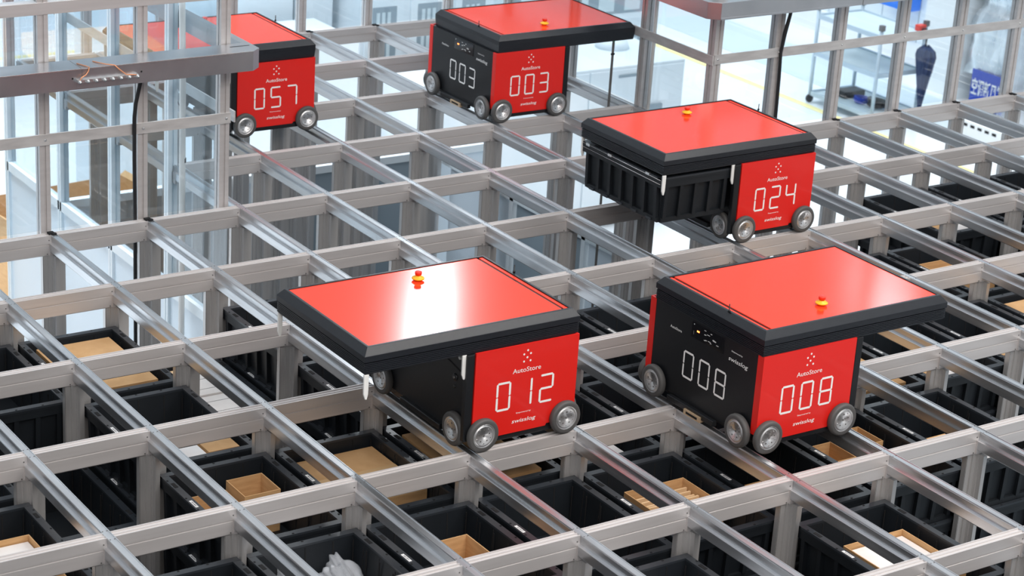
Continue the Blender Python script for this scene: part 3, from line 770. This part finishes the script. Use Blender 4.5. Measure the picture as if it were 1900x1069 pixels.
# ------------------------------------------------------------------ hall furniture behind
# white control cabinet with a screen
E = empty('control_cabinet', (7.2, 8.7, FZ)); tag(E, 'long white control cabinet with a screen, beyond robot 003', 'cabinet')
b = MB(); b.box(5.2, 8.72, FZ + .05, 7.95, 9.75, -1.5, WSTEEL); child(b, 'housing', E, bevel=.01)
for x0, x1 in ((5.25, 5.9), (5.92, 6.88), (6.9, 7.93)):
    b = MB(); b.box(x0, 8.705, FZ + .1, x1, 8.72, -1.53, WSTEEL); b.box(x0 + .3, 8.695, -1.60, x0 + .55, 8.705, -1.575, GREYP); child(b, 'cabinet_door', E, bevel=.003)
b = MB(); b.box(7.12, 8.68, -2.35, 7.70, 8.705, -1.88, GREYP); b.box(7.20, 8.675, -2.30, 7.62, 8.681, -1.93, SCREEN); child(b, 'screen', E, bevel=.004)
b = MB(); b.lathe([(0, -1.5), (.16, -1.5), (.14, -1.44), (0, -1.43)], WSTEEL, 20, 'z', (7.55, 9.3, 0)); child(b, 'roof_vent', E)
# white machine boxes and glazed cabinets at the back
def cabinet(x0, y0, x1, y1, top, label, windows=0, wmat=GLASS2, body=WSTEEL):
    e = empty('machine_cabinet', ((x0 + x1) / 2, y0, FZ)); tag(e, label, 'cabinet')
    b = MB(); b.box(x0, y0, FZ + .06, x1, y1, top, body); b.box(x0 + .05, y0 + .05, FZ, x1 - .05, y1 - .05, FZ + .06, SLOT); child(b, 'housing', e, bevel=.01)
    if windows:
        w_ = (x1 - x0) / windows
        for k in range(windows):
            a = x0 + k * w_
            for z0, z1 in ((FZ + .15, FZ + 1.0), (FZ + 1.08, FZ + 1.95), (FZ + 2.03, top - .08)):
                if z1 - z0 < .15: continue
                b = MB(); b.box(a + .04, y0 - .02, z0, a + w_ - .04, y0, z1, WSTEEL); f_ = child(b, 'cabinet_door', e, bevel=.004)
                b = MB(); b.box(a + .11, y0 - .024, z0 + .07, a + w_ - .11, y0 - .018, z1 - .07, GREYP)
                for q_ in range(3):
                    xx = a + .15 + q_ * (w_ - .3) / 3; b.box(xx, y0 - .027, z0 + .10, xx + (w_ - .3) / 5, y0 - .024, z1 - .12, BAND)
                b.build('window_pane', f_)
    return e
cabinet(5.30, 10.0, 6.7, 10.8, .6, 'tall white machine cabinet with windowed doors, behind the fence left of robot 003', 3)
cabinet(3.3, 10.4, 4.85, 11.6, -.35, 'white machine box behind the fence above robot 057', 0)
cabinet(4.87, 10.35, 5.22, 11.2, .2, 'narrow white cabinet between the machine box and windowed cabinet', 0)
cabinet(3.0, 9.4, 4.95, 10.2, -1.22, 'low white counter in front of the white machine box', 0)
cabinet(7.2, 11.5, 9.8, 12.6, -.9, 'wide white machine cabinet beyond robot 003', 2)
cabinet(.2, 12.5, 2.4, 13.4, -1.3, 'low white machine cabinet far behind the left fence', 2)
# mesh safety screen far left
e = empty('mesh_screen', (2, 14.6, FZ)); tag(e, 'white wire mesh safety screen far behind the left fence', 'mesh screen')
for k in range(5):
    x0 = -.6 + k * 1.25
    b = MB(); b.box(x0, 14.58, FZ, x0 + .06, 14.64, .8, SKIRT); child(b, 'post', e)
    b = MB()
    x = x0 + .06
    while x < x0 + 1.25: b.box(x, 14.605, FZ + .15, x + .006, 14.611, .75, SKIRT); x += .055
    z = FZ + .15
    while z < .75: b.box(x0 + .06, 14.60, z, x0 + 1.25, 14.606, z + .006, SKIRT); z += .11
    child(b, 'wire_panel', e)
# pallet-sized brown cartons at the far left
for k, (x, y, z, s, lb) in enumerate(((-.30, 6.35, FZ, (.9, .7, 1.0), 'bottom large brown carton stacked at the left edge'),
                                      (-.30, 6.35, FZ + 1.0, (.9, .7, .62), 'second large brown carton from the floor at the left edge'),
                                      (-.28, 6.38, FZ + 1.70, (.86, .7, .60), 'third large brown carton in the stack at the left edge'),
                                      (-.30, 6.40, FZ + 2.30, (.88, .7, .55), 'top brown carton of the stack at the left edge'))):
    carton('shipping_carton', (x, y, z), s, .06 * (k % 2), False, CARD, tape=True, label=lb)
o = MB(); o.box(-.75, 6.0, FZ + 1.62, .15, 6.7, FZ + 1.70, CARD2); o.box(.0, 5.99, FZ + 1.625, .10, 6.0, FZ + 1.695, DARK); o = o.build('wooden_board'); tag(o, 'pale wooden board between brown cartons at the left edge', 'board')
# low items inside the left bay
carton('shipping_carton', (2.3, 9.2, FZ), (1.3, .9, .75), .1, True, CARD, flaps=True, label='large open brown carton on the floor behind the left bay')
# shelf trolley with things on it
TR = empty('shelf_trolley', (12.2, 10.9, FZ)); tag(TR, 'white wire shelf trolley on castors in front of the right wall', 'trolley')
tx0, tx1, ty0, ty1 = 11.78, 12.42, 10.20, 11.20
for x in (tx0, tx1):
    for y in (ty0, ty1):
        b = MB(); b.tube([(x, y, FZ + .08), (x, y, FZ + 1.06)], .020, TROL, 10); b.box(x - .025, y - .025, FZ + 1.05, x + .025, y + .025, FZ + 1.11, SLOT); child(b, 'leg', TR)
        b = MB(); b.lathe([(0, -.015), (.045, -.015), (.045, .015), (0, .015)], CABLE, 16, 'y', (x, y, FZ + .045)); child(b, 'castor', TR)
for z in (FZ + .10, FZ + .55, FZ + .97):
    b = MB(); b.box(tx0, ty0, z, tx1, ty1, z + .012, TROLS)
    for s in ((tx0 - .01, ty0 - .01, tx0 + .01, ty1 + .01), (tx1 - .01, ty0 - .01, tx1 + .01, ty1 + .01), (tx0, ty0 - .01, tx1, ty0 + .01), (tx0, ty1 - .01, tx1, ty1 + .01)):
        b.box(s[0], s[1], z - .02, s[2], s[3], z + .03, TROL)
    child(b, 'shelf', TR)
b = MB(); b.box(11.95, 10.82, FZ + .125, 12.25, 11.0, FZ + .19, CABLE); b.box(11.97, 11.0, FZ + .125, 12.02, 11.06, FZ + .16, SLOT)
tag(b.build('tool_case', None, .01), 'black tool case on the bottom shelf of the trolley', 'tool case')
b = MB()
rr = random.Random(3)
for k in range(7):
    a0 = rr.random() * 6; r_ = .05 + .02 * rr.random(); b.tube([(12.02 + r_ * math.cos(a0 + t * .5), 10.64 + r_ * 1.3 * math.sin(a0 + t * .5), FZ + .135 + .008 * k + .004 * math.sin(t)) for t in range(14)], .008, BLUE, 6)
tag(b.build('rope_coil'), 'coil of blue rope on the bottom trolley shelf', 'rope')
b = MB()
for k in range(8):
    a0 = rr.random() * 6; r_ = .06 + .03 * rr.random(); b.tube([(12.05 + r_ * math.cos(a0 + t * .5), 10.42 + r_ * 1.3 * math.sin(a0 + t * .5), FZ + .135 + .010 * k + .005 * math.sin(t)) for t in range(14)], .009, CABLE, 6)
tag(b.build('cable_coil'), 'coil of dark cable on the bottom trolley shelf', 'cable coil')
b = MB(); b.box(12.30, 10.17, FZ + 1.0, 12.40, 10.25, FZ + 1.07, KNOB); tag(b.build('red_clamp', None, .01), 'small red clamp on top of the trolley by the umbrella', 'clamp')
# umbrella hanging on the trolley
U = empty('umbrella', (12.34, 10.10, FZ + .98)); tag(U, 'closed navy blue umbrella hanging from the shelf trolley', 'umbrella')
b = MB(); ux, uy, uz = 12.34, 10.09, FZ + .98
b.tube([(ux, uy + .08, uz + .0), (ux, uy + .075, uz + .05), (ux, uy + .03, uz + .07), (ux, uy, uz + .03), (ux, uy, uz - .16)], .010, CABLE, 8); child(b, 'handle', U)
b = MB(); n = 10; prof = [(.03, -.12), (.105, -.16), (.12, -.22), (.085, -.42), (.05, -.62), (.018, -.82), (.005, -.90)]
vs = []; fs = []
for a, (r_, t) in enumerate(prof):
    for k in range(2 * n):
        an = math.pi * k / n; q_ = r_ * (1.15 if k % 2 else .75) ; vs.append((ux + q_ * math.cos(an) * .6, uy - .02 + q_ * math.sin(an), uz + t + (.03 if a < 2 and k % 4 == 0 else 0)))
for a in range(len(prof) - 1):
    for k in range(2 * n): fs.append((a * 2 * n + k, a * 2 * n + (k + 1) % (2 * n), (a + 1) * 2 * n + (k + 1) % (2 * n), (a + 1) * 2 * n + k))
b.add(vs, fs, NAVY); child(b, 'canopy', U)
b = MB(); b.tube([(ux, uy - .12, uz - .22), (ux, uy - .15, uz - .26), (ux, uy - .14, uz - .38)], .005, NAVY, 6); child(b, 'strap', U)
# blue box on the wall
b = MB(); b.box(13.85, 11.95, -2.34, 14.07, 12.45, -1.75, BLUEB); tag(b.build('wall_box', None, .01), 'bright blue box mounted on the right wall above the trolley', 'wall box')
# foil wrapped air duct with its sign
AD = empty('air_duct', (13.7, 10.2, FZ)); tag(AD, 'silver foil wrapped air duct with a blue sign, at the right edge', 'air duct')
b = MB(); n = 28; vs = []; fs = []; rows = 60
rr = random.Random(11); ph = [rr.random() * 6 for _ in range(n)]
for a in range(rows):
    z = FZ + .35 + a * 4.2 / (rows - 1)
    tie = 1 - .32 * math.exp(-((z + 1.84) / .10) ** 2)
    for k in range(n):
        t = k / n * 4; s_ = int(t); u = t - s_
        cx, cy = [(-.26 + .52 * u, -.30), (.26, -.30 + .60 * u), (.26 - .52 * u, .30), (-.26, .30 - .60 * u)][s_]
        g = tie * (1 + .045 * math.sin(9 * z + ph[k]) + .035 * math.sin(23 * z + 2 * ph[(k * 3) % n]))
        vs.append((13.74 + cx * g, 10.24 + cy * g, z))
for a in range(rows - 1):
    for k in range(n): fs.append((a * n + k, a * n + (k + 1) % n, (a + 1) * n + (k + 1) % n, (a + 1) * n + k))
b.add(vs, fs, FOIL, True); child(b, 'foil_wrap', AD)
b = MB(); b.box(13.435, 9.89, -2.98, 13.445, 10.40, -2.57, BLUE); sg = child(b, 'sign', AD)
b = MB(); text_add(b, '空调新风管', .14, .475, plane_M((13.4345, 10.385, -2.84), (0, -1, 0)), WHITE, offset=.02); child(b, 'sign_lettering', AD)
b = MB(); b.box(13.435, 10.60, -2.52, 13.447, 10.66, -2.40, KNOB); tag(b.build('red_tag'), 'small red tag on the white pillar left of the blue sign', 'tag')
b = MB(); b.box(12.45, 8.95, FZ, 12.8, 9.65, FZ + .20, SKIRT)
for k in range(6): b.box(12.445, 9.02 + k * .105, FZ + .14, 12.451, 9.08 + k * .105, FZ + .17, DARK)
tag(b.build('slotted_box', None, .01), 'white box with a row of dark slots on the floor below the blue sign', 'box')
# plastic sheet curtain at the far right
b = MB(); n = 40; vs = []; fs = []
for k in range(n):
    y = 9.75 - k * .06; x = 13.2 + .06 * math.sin(k * 1.1) + .03 * math.sin(k * 2.7)
    vs += [(x, y, FZ + .05), (x + .02, y, 1.5)]
for k in range(n - 1): fs.append((2 * k, 2 * k + 2, 2 * k + 3, 2 * k + 1))
b.add(vs, fs, BAG, True); o = b.build('plastic_curtain'); s_ = o.modifiers.new('thickness', 'SOLIDIFY'); s_.thickness = .002
tag(o, 'hanging clear plastic sheet at the right edge beside the foil duct', 'curtain')
